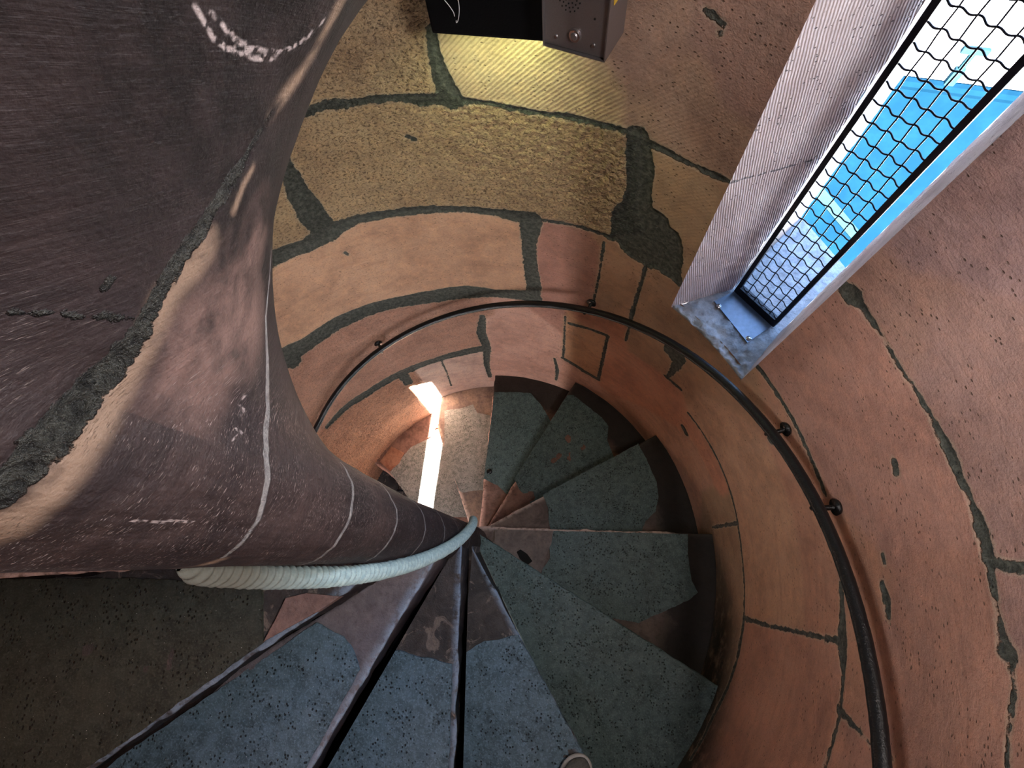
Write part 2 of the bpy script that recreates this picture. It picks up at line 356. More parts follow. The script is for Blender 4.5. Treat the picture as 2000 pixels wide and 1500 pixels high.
for line in JW:
    P = []
    for i, (x, y, w) in enumerate(line):
        u, z, dist = wallpt(x, y)
        q0 = line[max(i-1, 0)]; q1 = line[min(i+1, len(line)-1)]; dx, dy = q1[0]-q0[0], q1[1]-q0[1]; l = math.hypot(dx, dy)+1e-9
        a = wallpt(x-dy/l*w/2, y+dx/l*w/2); b = wallpt(x+dy/l*w/2, y-dx/l*w/2)
        P.append((u, z, max(math.hypot(a[0]-b[0], a[1]-b[1])*.5, .0014)))
    for A, B in zip(P[:-1], P[1:]):
        carve(sdf, A[0], A[1], A[2], B[0], B[1], B[2])
        carve(lab_s, A[0], A[1], max(A[2], .007), B[0], B[1], max(B[2], .007))
for line in [[(842,62),(838,-100),(836,-700)],[(560,230),(430,265),(380,330)],[(560,230),(545,300)],[(500,520),(430,560),(380,600)],[(520,720),(440,800),(400,860)],[(640,832),(560,900),(540,930)],
             [(1450,742),(1476,711)],[(1326,552),(1308,605)],[(1104,618),(1112,600),(1150,590)],[(1222,665),(1230,690),(1300,738),(1330,760),(1345,807)],[(1093,742),(1095,770)],[(957,736),(960,760)],[(1168,741),(1178,780)]]:
    P = [wallpt(*q) for q in line]
    for A, B in zip(P[:-1], P[1:]): carve(lab_s, A[0], A[1], .008, B[0], B[1], .008)
u_, z_, _ = wallpt(842, 62); carve(lab_s, u_, z_, .008, u_, -.05, .008)
u_, z_, _ = wallpt(1880, 0); carve(lab_s, WIN_T[0]*RW, -.3, .008, WIN_T[0]*RW, -.3, .008)
lab_s[iw[0]:iw[1], isill:] = -1
# generic courses where the photograph shows nothing (far side, low down)
# flood fill stones (half resolution)
blk = (lab_s[::2, ::2] < 0); lab = np.zeros(blk.shape, int)
nx, ny = blk.shape
from collections import deque
dq0 = deque()
for si, (px, col, rg, tl) in enumerate(SEEDS):
    u, z, _ = wallpt(*px); i = int((u/RW-T0)/DT/2); j = int((z-Z0)/DZ/2)
    if not (0 <= i < nx and 0 <= j < ny) or blk[i, j] or lab[i, j]: continue
    dq0.append((i, j)); lab[i, j] = si+1
while dq0:
    a, b = dq0.popleft()
    for c, d in ((a+1, b), (a-1, b), (a, b+1), (a, b-1)):
        if 0 <= c < nx and 0 <= d < ny and not blk[c, d] and not lab[c, d]:
            lab[c, d] = lab[a, b]; dq0.append((c, d))
if DEBUG: print('LABELS', [int(lab[int((wallpt(*p_[0])[0]/RW-T0)/DT/2), int((wallpt(*p_[0])[1]-Z0)/DZ/2)]) for p_ in SEEDS])
for _ in range(14):
    z0m = lab == 0
    if not z0m.any(): break
    for ax, sh in ((0, 1), (0, -1), (1, 1), (1, -1)):
        r_ = np.roll(lab, sh, ax); m = (lab == 0) & (r_ > 0); lab[m] = r_[m]
lab = np.repeat(np.repeat(lab, 2, 0), 2, 1)[:TT.shape[0], :TT.shape[1]]
cols = np.array([s2l((168, 120, 98))]+[s2l(s_[1]) for s_ in SEEDS])*np.array([1.17, 1.40, 1.42]); rgs = np.array([.15]+[s_[2] for s_ in SEEDS]); tls = np.array([0]+[s_[3] for s_ in SEEDS])
tint = cols[lab]; rgh = rgs[lab]; tool = tls[lab]*1.
def blur(a, n=3):
    for _ in range(n):
        a = (a+np.roll(a, 1, 0)+np.roll(a, -1, 0)+np.roll(a, 1, 1)+np.roll(a, -1, 1))/5
    return a
rgh_b = blur(rgh, 2); tool = blur(tool, 30)
for c_i in range(3): tint[..., c_i] = blur(tint[..., c_i], 9)
# dirt band just above the treads
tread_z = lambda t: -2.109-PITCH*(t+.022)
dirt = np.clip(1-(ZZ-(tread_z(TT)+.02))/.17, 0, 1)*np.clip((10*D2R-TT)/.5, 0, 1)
def wall_disp(u, z, rg, sd):
    d = .004*fbm(u, z, 3.3, 11, 3)
    d = d+rg*(.0062*fbm(u+.02*fbm(u, z, 20, 5), z*1.3, 95, 21, 3, .6))
    d = d+.0005*fbm(u, z, 90, 41, 2)
    rec = np.clip(-sd/.006, 0, 1)
    return d*(1-rec*.6)+rec*.004
fade = np.clip((TT-T0)/.1, 0, 1)*np.clip((T1-TT)/.1, 0, 1)*np.clip((ZZ-Z0)/.1, 0, 1)*np.clip((Z1-ZZ)/.1, 0, 1)
wf_u = np.maximum(np.maximum(WIN_T[0]-TT, TT-WIN_T[1])*RW, 0); wf_z = np.maximum(SILL-ZZ, 0); wfade = np.clip(np.hypot(wf_u, wf_z)/.02, 0, 1)
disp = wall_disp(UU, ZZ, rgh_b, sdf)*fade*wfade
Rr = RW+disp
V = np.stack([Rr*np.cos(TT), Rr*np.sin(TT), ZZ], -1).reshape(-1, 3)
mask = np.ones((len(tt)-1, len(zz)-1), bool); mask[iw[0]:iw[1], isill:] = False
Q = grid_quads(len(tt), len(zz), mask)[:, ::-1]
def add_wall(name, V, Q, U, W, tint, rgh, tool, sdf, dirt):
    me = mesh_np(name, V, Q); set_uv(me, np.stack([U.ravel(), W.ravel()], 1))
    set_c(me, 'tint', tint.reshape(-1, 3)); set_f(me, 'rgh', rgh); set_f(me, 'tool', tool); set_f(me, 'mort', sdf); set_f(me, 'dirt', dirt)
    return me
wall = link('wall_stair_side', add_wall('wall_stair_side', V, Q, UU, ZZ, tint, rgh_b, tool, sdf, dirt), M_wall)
tag(wall, 'curved orange brown sandstone tower wall with dark mortar joints round the stair', kind='structure')
# rest of the round wall: coarse shell (upper ring, lower ring, back side) with holes for the windows and added openings
W2 = (-128.0*D2R, -121.4*D2R, -3.0, -1.56); W3 = (-15*D2R, 3*D2R, -.1+1e-4, .17); W4 = (-158*D2R, -140*D2R, .5, 1.1)  # last two are unseen openings added for fill light
def shell(name, ta, tb, za, zb, holes=(), RW=RW):
    tset = sorted(set(np.round(np.concatenate([np.linspace(ta, tb, max(3, int((tb-ta)/.03))), [h[0] for h in holes], [h[1] for h in holes]]), 6)))
    zset = sorted(set(np.round(np.concatenate([np.linspace(za, zb, max(3, int((zb-za)/.05))), [h[2] for h in holes], [h[3] for h in holes]]), 6)))
    t_ = np.array([x for x in tset if ta-1e-6 <= x <= tb+1e-6]); z_ = np.array([x for x in zset if za-1e-6 <= x <= zb+1e-6])
    A, B = np.meshgrid(t_, z_, indexing='ij')
    V = np.stack([RW*np.cos(A), RW*np.sin(A), B], -1).reshape(-1, 3)
    m = np.ones((len(t_)-1, len(z_)-1), bool); tc = (t_[1:]+t_[:-1])/2; zc = (z_[1:]+z_[:-1])/2
    for h in holes:
        m &= ~(((tc > h[0]) & (tc < h[1]))[:, None] & ((zc > h[2]) & (zc < h[3]))[None, :])
    n = A.size; o = np.ones(n)
    sd = np.minimum(np.abs(((B.ravel()+PI) % .34)-.17), .03)+.001
    me = add_wall(name, V, grid_quads(len(t_), len(z_), m)[:, ::-1], A*RW, B, np.tile(s2l((160, 116, 96)), (n, 1)), o*.2, o*0, sd, o*0)
    ob = link(name, me, M_wall); return ob
E_ = 1e-6
tt_z1 = float(zz[-1]); tt_t1 = float(tt[-1])
tag(shell('wall_upper', T0, tt_t1, tt_z1, 2.4, [(WIN_T[0], WIN_T[1], tt_z1, HEAD), W3]), 'upper ring of the round sandstone tower wall', kind='structure')
tag(shell('wall_lower', T0, tt_t1, -4.6, Z0), 'lowest ring of the round sandstone tower wall', kind='structure')
tag(shell('wall_newel_side', tt_t1-2*PI, T0, -4.6, 2.4, [W2, W4]), 'far side of the round sandstone tower wall behind the newel', kind='structure')
g_ = .03
tag(shell('wall_outer', -PI, PI, -4.6, 2.4, [(WIN_T[0], WIN_T[1], SILL, HEAD), (W2[0]-g_, W2[1]+g_, W2[2], W2[3]), (W3[0]-g_, W3[1]+g_, W3[2], W3[3]), (W4[0]-g_, W4[1]+g_, W4[2], W4[3])], RW+.03), 'outer masonry ring behind the inner face of the tower wall', kind='structure')
for nm, z in (('floor', -4.6), ('ceiling', 2.4)):
    bm = bmesh.new(); bmesh.ops.create_circle(bm, cap_ends=True, radius=RW+.02, segments=64, matrix=Matrix.Translation((0, 0, z)))
    tag(bm_obj(nm, bm, M_stepA), kind='structure')

# ------------------------------------------------------------------ NEWEL + SOFFIT
def build_newel():
    ta, tb = -195*D2R, 235*D2R
    def smoothvals(step): return np.arange(ta, tb+step*.5, step)
    th = smoothvals(.55*D2R)
    # profile parameter: fillet/soffit radii
    rf_ = np.exp(np.linspace(math.log(RN), math.log(RW+.01), 4000)); al_ = np.concatenate([[0], np.cumsum(np.hypot(np.diff(rf_), np.diff(FG(rf_))))]); rs = np.interp(np.linspace(0, al_[-1], 540), al_, rf_); rs[0] = RN
    A, Rg = np.meshgrid(th, rs, indexing='ij'); Zs = zsof(Rg, A)
    Zj = zsof(RN, th)
    # shaft: vertical samples from junction down 4.1 m at most (clamped)
    nz = 620; f = np.linspace(1, 0, nz, endpoint=False)[::-1]
    f = np.linspace(0, 1, nz, endpoint=False)
    zb = -4.6
    Zc = zb+(Zj[:, None]-zb)*f[None, :]
    A2 = np.repeat(th[:, None], nz, 1)
    Aall = np.concatenate([A2, A], 1); Rall = np.concatenate([np.full(A2.shape, RN), Rg], 1); Zall = np.concatenate([Zc, Zs], 1)
    P = np.stack([Rall*np.cos(Aall), Rall*np.sin(Aall), Zall], -1)
    sh = Aall.shape; fl = P.reshape(-1, 3)
    sd = np.full(len(fl), .03); pale = np.zeros(len(fl)); chalk = np.zeros(len(fl)); pink = np.zeros(len(fl)); dj = np.zeros(len(fl))
    def seg(field, a, b, ra, rb, mode='sd', reach=.03):
        R = max(ra, rb)+reach; lo = np.minimum(a, b)-R; hi = np.maximum(a, b)+R
        ix = np.nonzero((fl[:, 2] > lo[2]) & (fl[:, 2] < hi[2]) & (fl[:, 0] > lo[0]) & (fl[:, 0] < hi[0]) & (fl[:, 1] > lo[1]) & (fl[:, 1] < hi[1]))[0]
        if not len(ix): return
        p = fl[ix]; d = b-a; t = np.clip((p-a)@d/(d@d+1e-12), 0, 1)
        dist = np.linalg.norm(p-a-t[:, None]*d, axis=1)-(ra+(rb-ra)*t)
        if mode == 'sd': field[ix] = np.minimum(field[ix], dist)
        else: field[ix] = np.maximum(field[ix], np.clip(1-np.maximum(dist, 0)/mode, 0, 1))
    def px_line(line, field, mode='sd'):
        P3 = [(hit_newel(x, y), w) for x, y, w in line]
        for (a, wa), (b, wb) in zip(P3[:-1], P3[1:]):
            if np.linalg.norm(a-b) > .5: continue
            ra = wa*np.linalg.norm(a-CAM)/F*.5; rb = wb*np.linalg.norm(b-CAM)/F*.5
            seg(field, a, b, ra, rb, mode)
    for k in range(0, 16):
        z = -.6487-k*RISE; d = np.abs(fl[:, 2]-z+.004*np.sin(3*np.arctan2(fl[:, 1], fl[:, 0])+k))-(.0042 if k < 4 else .003)
        m = np.hypot(fl[:, 0], fl[:, 1]) < .082
        sd[m] = np.minimum(sd[m], d[m])
    px_line([(435,1088,10),(470,1060,12),(504,1014,13),(516,970,15),(522,936,17),(520,890,18),(519,852,17),(523,800,17),(523,750,17),(523,700,16),(521,660,14),(520,620,13),(523,580,11),(527,540,9),(530,490,8)], sd)
    px_line([(529,222,5),(516,248,10),(500,272,14),(478,320,26),(462,345,34),(448,362,36),(424,400,38),(392,448,38),(360,492,36),(330,540,34),(300,590,34),(272,655,46),(228,708,52),(180,762,52),(132,816,56),(72,888,64),(35,930,48),(0,975,30)], sd)
    px_line([(529,222,5),(500,272,14),(478,320,26),(448,362,36),(392,448,38),(330,540,34),(300,590,34),(272,655,46),(228,708,52),(180,762,52),(132,816,56),(72,888,64),(35,930,48),(0,975,30)], dj, .02)
    px_line([(0,612,5),(90,610,6),(180,618,4),(262,620,6)], sd)
    px_line([(198,562,8),(214,548,8)], sd); px_line([(198,562,8),(214,548,8)], dj, .02); px_line([(0,612,5),(180,618,4),(262,620,6)], dj, .02)
    # pale worn arrises beside the rough joint
    px_line([(668,0,22),(640,60,18),(600,130,14),(560,180,10),(534,215,8)], pale, .012)
    px_line([(405,480,22),(380,520,24),(350,545,26),(325,580,24),(300,640,20),(270,700,18),(215,800,14),(160,870,22),(100,950,30),(40,1000,34),(0,1035,36)], pale, .013)
    px_line([(494,330,5),(475,365,8),(457,410,8)], pale, .004)
    px_line([(435,1092,8),(400,1102,10),(350,1109,7)], pale, .004)
    # chalk arcs and scratched letters
    px_line([(378,12,3),(388,30,4),(405,60,4),(432,90,4),(468,108,4),(505,115,4),(540,112,4)], chalk, .0013)
    px_line([(412,20,3),(430,45,4),(460,78,4),(490,98,4),(525,103,4),(565,96,4),(600,72,4),(632,38,3)], chalk, .0013)
    px_line([(258,1016,2.5),(320,1020,3)], chalk, .0013); px_line([(330,1016,3),(378,1020,2.5)], chalk, .0013)
    px_line([(480,770,2),(468,790,2),(478,800,2),(468,812,2)], chalk, .0015); px_line([(460,838,2.5),(472,845,2),(452,860,2)], chalk, .0015)
    px_line([(500,470,20),(470,540,50),(440,610,90),(400,690,120),(480,640,60)], pink, .05)
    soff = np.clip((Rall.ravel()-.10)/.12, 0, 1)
    rec = np.clip(-sd/.006, 0, 1)*np.maximum(dj, soff*.3)
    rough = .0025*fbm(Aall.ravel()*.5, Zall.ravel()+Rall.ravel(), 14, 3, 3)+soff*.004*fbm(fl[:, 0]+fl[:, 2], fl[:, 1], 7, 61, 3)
    rr_noise = rec*(.005+.012*fbm(fl[:, 0]*1.0+3, fl[:, 1]+fl[:, 2], 55, 71, 3))
    off = rough*.5+rr_noise          # push into the stone
    # normal approx: radial inwards for the shaft, up for the soffit
    c_ = np.cos(Aall.ravel()); s_ = np.sin(Aall.ravel()); w_up = soff
    fl2 = fl.copy(); fl2[:, 0] -= c_*off*(1-w_up); fl2[:, 1] -= s_*off*(1-w_up); fl2[:, 2] += off*w_up
    uvu = Aall*.16; uvv = np.concatenate([Zc, Zj[:, None]+ (Rg-RN)+(FG(RN)-FG(Rg))], 1)
    root = empty('column_newel', (0, 0, -4.6)); tag(root, 'dark purple brown stone newel with pale ring joints flaring into the stair soffit above', 'newel column', kind='structure')
    def sub(name, j0, j1):
        ii = np.arange(sh[0]*sh[1]).reshape(sh)[:, j0:j1].ravel()
        me = mesh_np(name, fl2[ii], grid_quads(sh[0], j1-j0)); set_uv(me, np.stack([uvu.ravel()[ii], uvv.ravel()[ii]], 1))
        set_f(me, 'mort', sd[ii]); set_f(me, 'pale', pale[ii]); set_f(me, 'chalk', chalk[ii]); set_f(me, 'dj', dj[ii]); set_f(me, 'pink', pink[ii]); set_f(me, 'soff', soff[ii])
        return link(name, me, M_newel, root)
    jm = nz+int(np.searchsorted(rs, .12))
    sub('column_shaft', 0, jm+1)
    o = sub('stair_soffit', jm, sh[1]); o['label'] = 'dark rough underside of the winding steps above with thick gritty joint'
build_newel()

# ------------------------------------------------------------------ STEPS
NOS = {0: (-1.9, .068), -1: (27.3, .052), -2: (58.2, .034), -3: (85.2, .066), -4: (110.6, .094), 1: (-30.8, .056), 2: (-58.9, .0445), 3: (-90.1, .069), 4: (-120.0, .062), 5: (-145.9, .043),
       6: (-176.0, .05), -5: (144.4, .05), -6: (173.5, .05), -7: (202.6, .05), 7: (-205., .05)}
TZ = {k: -2.10905+k*RISE for k in NOS}
def npt(k, r, dz=0, extra=0.):
    a, o = NOS[k]; a = (a+extra)*D2R; s = math.sqrt(max(r*r-o*o, 0)); 
    return np.array([math.cos(a)*s-math.sin(a)*o, math.sin(a)*s+math.cos(a)*o, TZ[k]+dz])
STEP_LABEL = {
 6: 'step hidden mostly behind the newel at the left edge', 5: 'dark nearest step at the lower left beside the newel, with a pinkish patch',
 4: 'step with lilac inner stone and long blue-lit nosing at the lower left', 3: 'step with dark veined inner stone and speckled grey slab tinted blue by window light left of centre bottom',
 2: 'step at bottom centre with pale-veined dark inner stone and the grey shoe on it', 1: 'broad grey green step with white glitter specks right of bottom centre',
 0: 'step right of the newel foot with a squared pinkish inner stone', -1: 'step with plain grey inner stone, just above the horizontal nosing',
 -2: 'step with reddish inner stone and curved dark outer border, up right of the newel foot', -3: 'dark slate step carrying a small round stud near the newel',
 -4: 'pitted grey step tinted by warm sun bounce on the right of the bright sun stripe', -5: 'step crossed by the bright sun stripe, with red brick patches at the wall', -6: 'lowest shaded step with an iron eye bolt, half hidden by the newel'}
MAT = {6: M_stepA, 5: M_stepC, 4: M_stepD, 3: M_stepC, 2: M_stepC, 1: M_slab, 0: M_stepA, -1: M_stepA, -2: M_stepB, -3: M_stepB, -4: M_stepE, -5: M_stepB, -6: M_stepC}
def make_step(k):
    a0, o0 = NOS[k]; a1, o1 = NOS[k+1]
    if a1 > a0: a1 -= 360
    nu, nv = 76, 30
    ro = RW+.008; us = np.linspace(.062, 1, nu); us = .062+(ro-.062)*np.linspace(0, 1, nu)
    vs = np.concatenate([[0, .006, .014, .03, .06], np.linspace(.1, 1.12, nv-5)])
    top = np.zeros((nu, nv, 3)); edge = np.zeros((nu, nv)); outer = np.zeros((nu, nv))
    th = .185 if k != 6 else .06
    for i, r in enumerate(us):
        for j, v in enumerate(vs):
            a = (a0+(a1-a0)*v)*D2R; o = min(o0+(o1-o0)*v, r*.98); s = math.sqrt(r*r-o*o)
            x = math.cos(a)*s-math.sin(a)*o; y = math.sin(a)*s+math.cos(a)*o
            d = v*(a0-a1)*D2R*r
            z = -max(0, .005-d)**2/.005*.9
            top[i, j] = (x, y, TZ[k]+z)
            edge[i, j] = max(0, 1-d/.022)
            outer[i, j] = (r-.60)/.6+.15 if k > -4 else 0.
    n1 = fbm(top[..., 0], top[..., 1], 16, 100+k, 3)*.006+fbm(top[..., 0], top[..., 1], 4, 140+k, 2)*.008
    top[..., 2] += n1-.002
    # ragged nosing
    jag = fbm(us, us*0+k*3.3, 22, 9, 3)*.007
    a = a0*D2R; top[:, 0, 0] += math.sin(a)*jag; top[:, 0, 1] -= math.cos(a)*jag
    V = top.reshape(-1, 3).tolist(); Q = grid_quads(nu, nv)[:, ::-1].tolist(); E1 = edge.ravel().tolist(); O1 = outer.ravel().tolist()
    # skirt round the outline down to the bottom, then close
    loop = [i*nv for i in range(nu)]+[(nu-1)*nv+j for j in range(1, nv)]+[i*nv+nv-1 for i in range(nu-2, -1, -1)]+[j for j in range(nv-2, 0, -1)]
    prev = loop
    for lv in (.012, .03, .05, th):
        cur = []
        for q in loop:
            p = V[q]; cut = (.024 if lv > .04 else (.004 if lv > .02 else 0.))*(1 if q % nv == 0 and q < nu*nv else 0)*min(1, np.hypot(p[0], p[1])/.4); sa = math.sin(a0*D2R)*cut; ca = math.cos(a0*D2R)*cut
            V.append([p[0]+sa+.0015*random.random(), p[1]-ca+.0015*random.random(), TZ[k]-lv]); cur.append(len(V)-1); E1.append(.5 if lv < .02 else .0); O1.append(O1[q])
        for q in range(len(loop)):
            Q.append([prev[q], prev[(q+1) % len(loop)], cur[(q+1) % len(loop)], cur[q]])
        prev = cur
    me = bpy.data.meshes.new('stair_step'); me.from_pydata(V, [], Q+[prev[::-1]]); me.update()
    bm = bmesh.new(); bm.from_mesh(me); bmesh.ops.recalc_face_normals(bm, faces=bm.faces[:]); bm.to_mesh(me); bm.free()
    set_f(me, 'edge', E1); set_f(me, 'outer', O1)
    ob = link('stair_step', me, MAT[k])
    tag(ob, STEP_LABEL[k], 'step', 'winding stone steps round the newel')
    return ob
def nos_clip(k):     # pixel polygons run from nosing k to nosing k+1
    pass
SLABS = {
 0: [(1081,1037),(1343,1043),(1343,1080),(1350,1133),(1363,1157),(1345,1172),(1323,1182),(1283,1200),(1247,1217),(1227,1213),(1190,1206),(1160,1196),(1056,1135),(1060,1110),(1074,1090),(1073,1070)],
 -1: [(1060,966),(1245,868),(1246,866),(1264,900),(1274,924),(1282,940),(1286,970),(1280,1000),(1260,1018),(1248,1050),(1078,1045),(1073,1025),(1070,990)],
 -2: [(1004,936),(1108,772),(1120,772),(1150,796),(1176,816),(1188,832),(1186,860),(1197,888),(1205,905),(1036,985),(1031,972),(1017,960)],
 -3: [(966,766),(1000,766),(1036,768),(1056,790),(1072,816),(1078,830),(992,968),(980,956),(972,948),(959,942),(945,935)],
 -4: [(868,884),(868,802),(900,798),(924,790),(932,806),(952,810),(966,815),(946,958),(939,957),(926,958),(903,962),(897,958)],
 -5: [(762,922),(802,874),(822,864),(840,856),(850,840),(868,835),(880,900),(930,1010),(850,1010),(800,975)],
 2: [(907,1276),(930,1260),(946,1252),(972,1250),(1000,1242),(1012,1240),(1145,1482),(1180,1560),(905,1560),(902,1480),(903,1330)],
 3: [(750,1290),(758,1269),(780,1270),(800,1278),(820,1284),(840,1284),(866,1294),(883,1297),(877,1480),(875,1580),(600,1580),(640,1490)],
 4: [(672,1243),(690,1270),(703,1308),(630,1442),(558,1574),(100,1580),(240,1475),(390,1372),(540,1270),(620,1215)],
 5: [(512,1150),(516,1254),(380,1352),(250,1445),(60,1580),(-200,1580),(-200,1250),(-60,1130),(300,1130)],
}
def slab(step, k, poly):
    z = TZ[k]; P = [onz(x, y, z) for x, y in poly]
    # jag the outline
    pts = []
    for i in range(len(P)):
        a, b = P[i], P[(i+1) % len(P)]; n = max(1, int(np.linalg.norm(b-a)/.012)); d = (b-a); d = d/ (np.linalg.norm(d)+1e-9); nn = np.array([-d[1], d[0], 0])
        for q in range(n):
            p = a+(b-a)*q/n; w = .0035*float(fbm(np.array([p[0]]), np.array([p[1]]), 60, 5)[0])*(1 if q else .3); pts.append(p+nn*w)
    pts = [p*min(1, (RW-.004)/max(np.hypot(p[0], p[1]), 1e-6)) if np.hypot(p[0], p[1]) > RW-.004 else p for p in pts]
    bm = bmesh.new()
    vt = [bm.verts.new((p[0], p[1], z+.0035)) for p in pts]
    f = bm.faces.new(vt)
    r = bmesh.ops.extrude_face_region(bm, geom=[f])
    for v in r['geom']:
        if isinstance(v, bmesh.types.BMVert): v.co.z = z-.02
    return bm_obj('tread_slab', bm, M_slabw if k in (-4, -5) else (M_slabb if k in (2, 3, 4) else (M_slabd if k == 5 else M_slab)), step)
for k in (6, 5, 4, 3, 2, 1, 0, -1, -2, -3, -4, -5, -6):
    st = make_step(k)
    if k in SLABS: slab(st, k, SLABS[k])
    if k == -3:
        P = onz(956, 921, TZ[k]); bm = bmesh.new()
        bmesh.ops.create_uvsphere(bm, u_segments=20, v_segments=12, radius=.017, matrix=Matrix.Translation((P[0], P[1], TZ[k]+.002)) @ Matrix.Scale(.45, 4, (0, 0, 1)))
        bm_obj('stud', bm, M_iron, st, True)
    if k == -6:
        P = onz(782, 958, TZ[k]+.02); bm = bmesh.new()
        ring = [(P[0]+.02*math.cos(a), P[1], TZ[k]+.02+.02*math.sin(a)) for a in np.linspace(0, 2*PI, 24)]
        tube_bm(bm, ring, .005, 8); bm_obj('eye_bolt', bm, M_iron, st, True)
# inlaid inner patches of another stone
def patch(k, poly, mat, nm='stone_patch', lift=.0045):
    z = TZ[k]; bm = bmesh.new(); P = [onz(x, y, z) for x, y in poly]
    f = bm.faces.new([bm.verts.new((p[0], p[1], z+lift)) for p in P]); r = bmesh.ops.extrude_face_region(bm, geom=[f])
    for v in r['geom']:
        if isinstance(v, bmesh.types.BMVert): v.co.z = z-.02
    ob = [o for o in bpy.data.objects if o.get('label') == STEP_LABEL[k]][0]
    return bm_obj(nm, bm, mat, ob)
o = patch(5, [(560,1168),(600,1158),(665,1165),(620,1195),(560,1228),(517,1252),(540,1210)], mat_step('pink_patch_stone', (.20, .13, .115), (.27, .18, .16))); o['label'] = 'smooth pinkish stone patch'
o = patch(0, [(966,1034),(1080,1037),(1077,1062),(1068,1080),(1062,1108),(1052,1124),(1000,1092),(966,1070)], mat_step('grey_pink_patch_stone', (.13, .105, .095), (.19, .15, .135))); o['label'] = 'squared pinkish grey stone'
o = patch(0, [(1009,1078),(1017,1073),(1030,1082),(1040,1096),(1030,1104),(1016,1092)], M_hole, 'dark_stain', .0055)
o = patch(-5, [(742,902),(765,872),(790,885),(780,905),(762,920)], mat_step('red_brick_patch', (.26, .10, .055), (.36, .17, .10))); o['label'] = 'red brick patch'

# ------------------------------------------------------------------ WINDOW 1
win = empty('window_1', (.9, .6, SILL)); tag(win, kind='structure')
L0 = np.array([RW*math.cos(WIN_T[1]), RW*math.sin(WIN_T[1])]); R0 = np.array([RW*math.cos(WIN_T[0]), RW*math.sin(WIN_T[0])])
FL = onz(1441, 566, -1.33)[:2]; FR = onz(1513, 632, -1.33)[:2]
fd = (FR-FL)/np.linalg.norm(FR-FL); fn = np.array([-fd[1], fd[0]]); fn = fn if fn@np.array([.8, .6]) > 0 else -fn
L1 = FL-fd*.014; R1 = FR+fd*.030
def azpt(px, dist):
    d = ray(*px)[:2]; d /= np.linalg.norm(d); return CAM[:2]+d*dist
L2 = azpt((1600, 375), 1.38); R2 = R1+fn*.30+fd*.10
def reveal(name, a, b, za, zb, jl=(), parent=win, mat=None, amp=.003):
    a = np.array(a); b = np.array(b); n = max(3, int(np.linalg.norm(b-a)/.008)); m = max(3, int((zb-za)/.012))
    s_, t_ = np.meshgrid(np.linspace(0, 1, n), np.linspace(za, zb, m), indexing='ij')
    P = a[None, None]+(b-a)[None, None]*s_[..., None]; d = (b-a)/np.linalg.norm(b-a); nr = np.array([-d[1], d[0]])
    u = s_*np.linalg.norm(b-a); dn = amp*fbm(u+za, t_, 25, 77, 3)*np.clip(s_*8, 0, 1)
    V = np.stack([P[..., 0]+nr[0]*dn, P[..., 1]+nr[1]*dn, t_], -1).reshape(-1, 3)
    sd = np.full(u.shape, .03)
    for (z0, z1, w) in jl: sd = np.minimum(sd, np.abs(t_-(z0+(z1-z0)*s_))-w)
    me = mesh_np(name, V, grid_quads(n, m)); set_uv(me, np.stack([u.ravel(), t_.ravel()], 1)); set_f(me, 'mort', sd)
    return link(name, me, mat or M_rev, parent)
def onjamb(px, a, b):
    d = ray(*px); e = b-a; nr = np.array([-e[1], e[0]]); t = (a-CAM[:2])@nr/(d[:2]@nr); return (CAM+d*t)[2]
j1 = (onjamb((1428, 356), L0, L1), onjamb((1560, 318), L0, L1), .004); j2 = (onjamb((1326, 552), L0, L1), onjamb((1430, 522), L0, L1), .003); j3 = (onjamb((1560, 170), L0, L1)+.3, onjamb((1690, 150), L0, L1)+.3, .002)
reveal('jamb', L0, L1, SILL-.03, HEAD, [j1, j2]); reveal('jamb', R0, R1, SILL-.03, HEAD, [(-.98, -1.0, .002)])
M_outer = mat_simple('darkened_outer_stone', (.15, .125, .12), .85, 0, 30, .003, .2, .4); reveal('outer_jamb', L1, L2, SILL-.03, HEAD, mat=M_outer); reveal('outer_jamb', R1, R2, SILL-.03, HEAD, mat=M_outer)  # same stone, colour darkened to offset the strong skylight on it
# sill: rough inside, flat to the outside
def horiz(name, z, rough, mat):
    n, m = 60, 70; s_, t_ = np.meshgrid(np.linspace(-.05, 1.05, n), np.linspace(0, 1, m), indexing='ij')
    la = lambda t: np.where(t[..., None] < .45, L0+(L1-L0)*(t[..., None]/.45), L1+(L2-L1)*((t[..., None]-.45)/.55))
    ra = lambda t: np.where(t[..., None] < .45, R0+(R1-R0)*(t[..., None]/.45), R1+(R2-R1)*((t[..., None]-.45)/.55))
    P = la(t_)+(ra(t_)-la(t_))*s_[..., None]
    rad = np.hypot(P[..., 0], P[..., 1]); P = P*(1+np.clip(1-t_/.3, 0, 1)*(RW+.004-rad)/rad)[..., None]
    zz_ = z+rough*fbm(P[..., 0], P[..., 1], 38, 88, 4, .6)*np.clip((.42-t_)*4, .15, 1)-(np.clip(.06+.05*vnoise(s_*6, s_*0+3, 4)-t_, 0, 1)*.35 if rough > .001 else 0)
    V = np.stack([P[..., 0], P[..., 1], zz_], -1).reshape(-1, 3)
    me = mesh_np(name, V, grid_quads(n, m)); set_uv(me, P.reshape(-1, 2)); set_f(me, 'mort', np.full(n*m, .03))
    return link(name, me, mat, win)
M_sill = mat_simple('rough_sill_stone', (.30, .31, .33), .75, 0, 45, .006, .3, .6)
horiz('sill', SILL, .016, M_sill); horiz('lintel', HEAD, .0005, M_rev)
